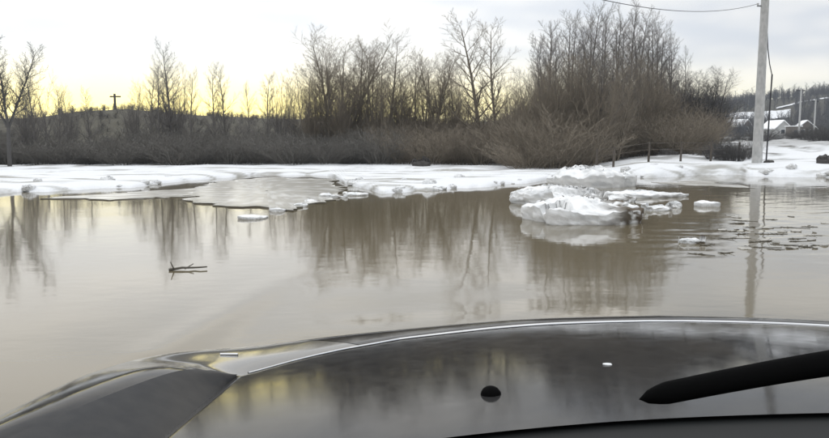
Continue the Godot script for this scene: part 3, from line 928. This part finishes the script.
func make_sky() -> Sky:
	var w := 1024
	var h := 512
	var im := Image.create(w, h, false, Image.FORMAT_RGBF)
	var f := FastNoiseLite.new()
	f.seed = 4; f.frequency = 1.0; f.fractal_octaves = 5
	for y in h:
		var e := 90.0 - (y + 0.5) / h * 180.0
		for x in w:
			var az := wrapf((x + 0.5) / w * 360.0, -180.0, 180.0)
			var b := deg_to_rad(az)
			var ce := cos(deg_to_rad(e))
			var d := Vector3(sin(b) * ce, sin(deg_to_rad(e)), -cos(b) * ce)
			# high overcast: cloud sheets flatten towards the horizon
			var k := 1.0 / (maxf(d.y, 0.0) + 0.12)
			var cl := 0.5 + 0.5 * f.get_noise_3d(d.x * k * 0.9, 3.0, d.z * k * 0.9 * 1.4)
			var c := Color(0.62, 0.68, 0.77).lerp(Color(0.94, 0.94, 0.93), smoothstep(0.28, 0.72, cl)) * (1.0 + 1.0 * smoothstep(0.22, 1.0, d.y))
			# veiled sun low on the left: a broad pale glow, warm near the skyline
			var off := wrapf(az + 17.0, -180.0, 180.0)
			var glow := exp(-pow(off / 30.0, 2.0)) * exp(-pow(maxf(e, 0.0) / 19.0, 2.0))
			c += Color(1.0, 1.0, 0.98) * glow * 0.5
			var warm := exp(-pow(off / 34.0, 2.0)) * exp(-pow(maxf(e - 2.0, 0.0) / 2.5, 2.0))
			var cream := exp(-pow(off / 36.0, 2.0)) * exp(-pow(maxf(e - 2.0, 0.0) / 6.0, 2.0))
			c = c.lerp(Color(1.5, 1.43, 1.15), cream * 0.35)
			c = c.lerp(Color(3.2, 2.65, 0.8), warm * 0.95)
			var low := exp(-maxf(e, 0.0) / 5.0) * (1.0 - warm)
			c = c.lerp(Color(1.02, 1.0, 0.96), low * 0.5)
			if e < 0.0: c = c.lerp(Color(0.5, 0.48, 0.45), smoothstep(0, 8, -e))
			im.set_pixel(x, y, c)
	var m := PanoramaSkyMaterial.new()
	m.panorama = ImageTexture.create_from_image(im)
	var sky := Sky.new()
	sky.sky_material = m
	return sky

func make_materials() -> void:
	noise.seed = 2; noise.frequency = 0.05; noise.fractal_octaves = 3
	fine.seed = 9; fine.frequency = 0.15; fine.fractal_octaves = 4
	var g := paint("ground", Color.WHITE, 0.95, 0.3)
	g.vertex_color_use_as_albedo = true
	g.albedo_texture = noise_texture(512, 0.09, 5, 33, Color(0.88, 0.88, 0.875), Color(1, 1, 1))
	g.normal_enabled = true
	g.normal_texture = noise_texture(512, 0.02, 5, 31, Color.BLACK, Color.WHITE, true, 5.0)
	g.normal_scale = 1.0
	g.uv1_triplanar = true; g.uv1_world_triplanar = true; g.uv1_scale = Vector3.ONE * 0.6
	var sn := paint("snow", Color.WHITE, 0.9, 0.3)
	sn.vertex_color_use_as_albedo = true
	sn.normal_enabled = true
	sn.normal_texture = g.normal_texture
	sn.normal_scale = 0.7
	sn.uv1_triplanar = true; sn.uv1_world_triplanar = true; sn.uv1_scale = Vector3.ONE * 2.3
	var sl := sn.duplicate() as StandardMaterial3D        # slush soaked with muddy water
	sl.albedo_color = lin(0.5, 0.48, 0.44)
	sl.roughness = 0.5
	mats.slush = sl
	var ic := paint("ice", Color.WHITE, 0.22, 0.5)
	ic.vertex_color_use_as_albedo = true
	var wa := paint("water", lin(0.142, 0.118, 0.074), 0.06, 0.5)
	wa.heightmap_enabled = true
	wa.heightmap_texture = noise_texture(1024, 0.012, 4, 17, Color.BLACK, Color.WHITE)
	wa.heightmap_scale = 0.06
	wa.uv1_triplanar = true; wa.uv1_world_triplanar = true; wa.uv1_scale = Vector3(0.16, 0.16, 0.3)
	for e in [["grey", 0.21, 0.195, 0.18], ["brown", 0.262, 0.225, 0.175], ["olive", 0.17, 0.16, 0.142], ["dark", 0.11, 0.105, 0.10]]:
		paint(e[0] + "_bark", lin(e[1] * 0.85, e[2] * 0.85, e[3] * 0.85), 0.9, 0.3)
		paint(e[0] + "_twig", lin(e[1], e[2], e[3]), 0.9, 0.3)
	var co := paint("concrete", Color.WHITE, 0.9, 0.3)
	co.albedo_texture = noise_texture(256, 0.02, 5, 41, lin(0.38, 0.38, 0.37), lin(0.58, 0.57, 0.55))
	co.uv1_triplanar = true; co.uv1_scale = Vector3(1.2, 0.5, 1.2)
	paint("steel", lin(0.2, 0.2, 0.2), 0.5).metallic = 0.6
	paint("cable", lin(0.05, 0.05, 0.055), 0.7)
	paint("fence", lin(0.09, 0.075, 0.06), 0.8)
	paint("plaster", lin(0.6, 0.6, 0.58), 0.9)
	paint("timber", lin(0.2, 0.17, 0.14), 0.9)
	paint("pane", lin(0.03, 0.035, 0.04), 0.1)
	paint("stone", lin(0.06, 0.055, 0.05), 0.9)
	paint("debris", lin(0.1, 0.09, 0.07), 0.8)
	var p := paint("paint", Color.WHITE, 1.0, 0.2)
	p.albedo_texture = noise_texture(512, 0.03, 6, 51, lin(0.022, 0.022, 0.023), lin(0.038, 0.037, 0.035))
	p.roughness_texture = noise_texture(512, 0.02, 6, 53, Color(0.05, 0.05, 0.05), Color(0.13, 0.13, 0.13))
	p.uv1_triplanar = true; p.uv1_scale = Vector3.ONE * 2.2
	paint("chrome", lin(0.55, 0.55, 0.55), 0.18).metallic = 1.0
	paint("lens", lin(0.12, 0.115, 0.105), 0.08, 0.45)
	paint("plastic", lin(0.014, 0.015, 0.015), 0.5, 0.2)
	paint("rubber", lin(0.004, 0.004, 0.004), 0.7, 0.1)

func _ready() -> void:
	var cam := Camera3D.new()
	cam.name = "camera"
	cam.fov = rad_to_deg(2.0 * atan(219.0 / FOCAL))
	cam.near = 0.02
	cam.far = 4000.0
	cam.position = Vector3(0, EYE, 0)
	cam.rotation.x = -TILT
	add_child(cam)
	var env := Environment.new()
	env.background_mode = Environment.BG_SKY
	env.sky = make_sky()
	env.background_energy_multiplier = 1.0
	env.tonemap_mode = Environment.TONE_MAPPER_LINEAR
	env.tonemap_exposure = 1.0
	env.fog_enabled = true; env.fog_density = 0.0005; env.fog_light_color = Color(0.86, 0.9, 0.96)
	env.sdfgi_enabled = true; env.ssao_enabled = true; env.ssil_enabled = true
	var we := WorldEnvironment.new()
	we.name = "environment"
	we.environment = env
	add_child(we)
	var sun := DirectionalLight3D.new()
	sun.name = "sun"
	sun.light_energy = 0.18
	sun.light_angular_distance = 100.0
	sun.light_color = Color(1.0, 0.96, 0.9)
	sun.shadow_enabled = true
	sun.rotation = Vector3(deg_to_rad(-55), deg_to_rad(180 + 17), 0)
	add_child(sun)

	make_materials()
	make_ground()
	make_water()
	drape("snow_field", 23.2, 27.4, func(a): return 296.0 + (a - 23.0) * 2.0, func(_a): return 331.0)
	drape("snowy_road", 26.5, 34.0, func(a): return lerpf(335.5, 369.0, (a - 26.4) / 4.2), func(a): return lerpf(340.5, 375.0, (a - 26.4) / 4.2))
	make_woods()
	make_scrub()
	make_trees()
	make_village()
	make_poles()
	make_fence()
	make_ice()
	make_lumps()
	make_stones()
	make_debris()
	make_car()
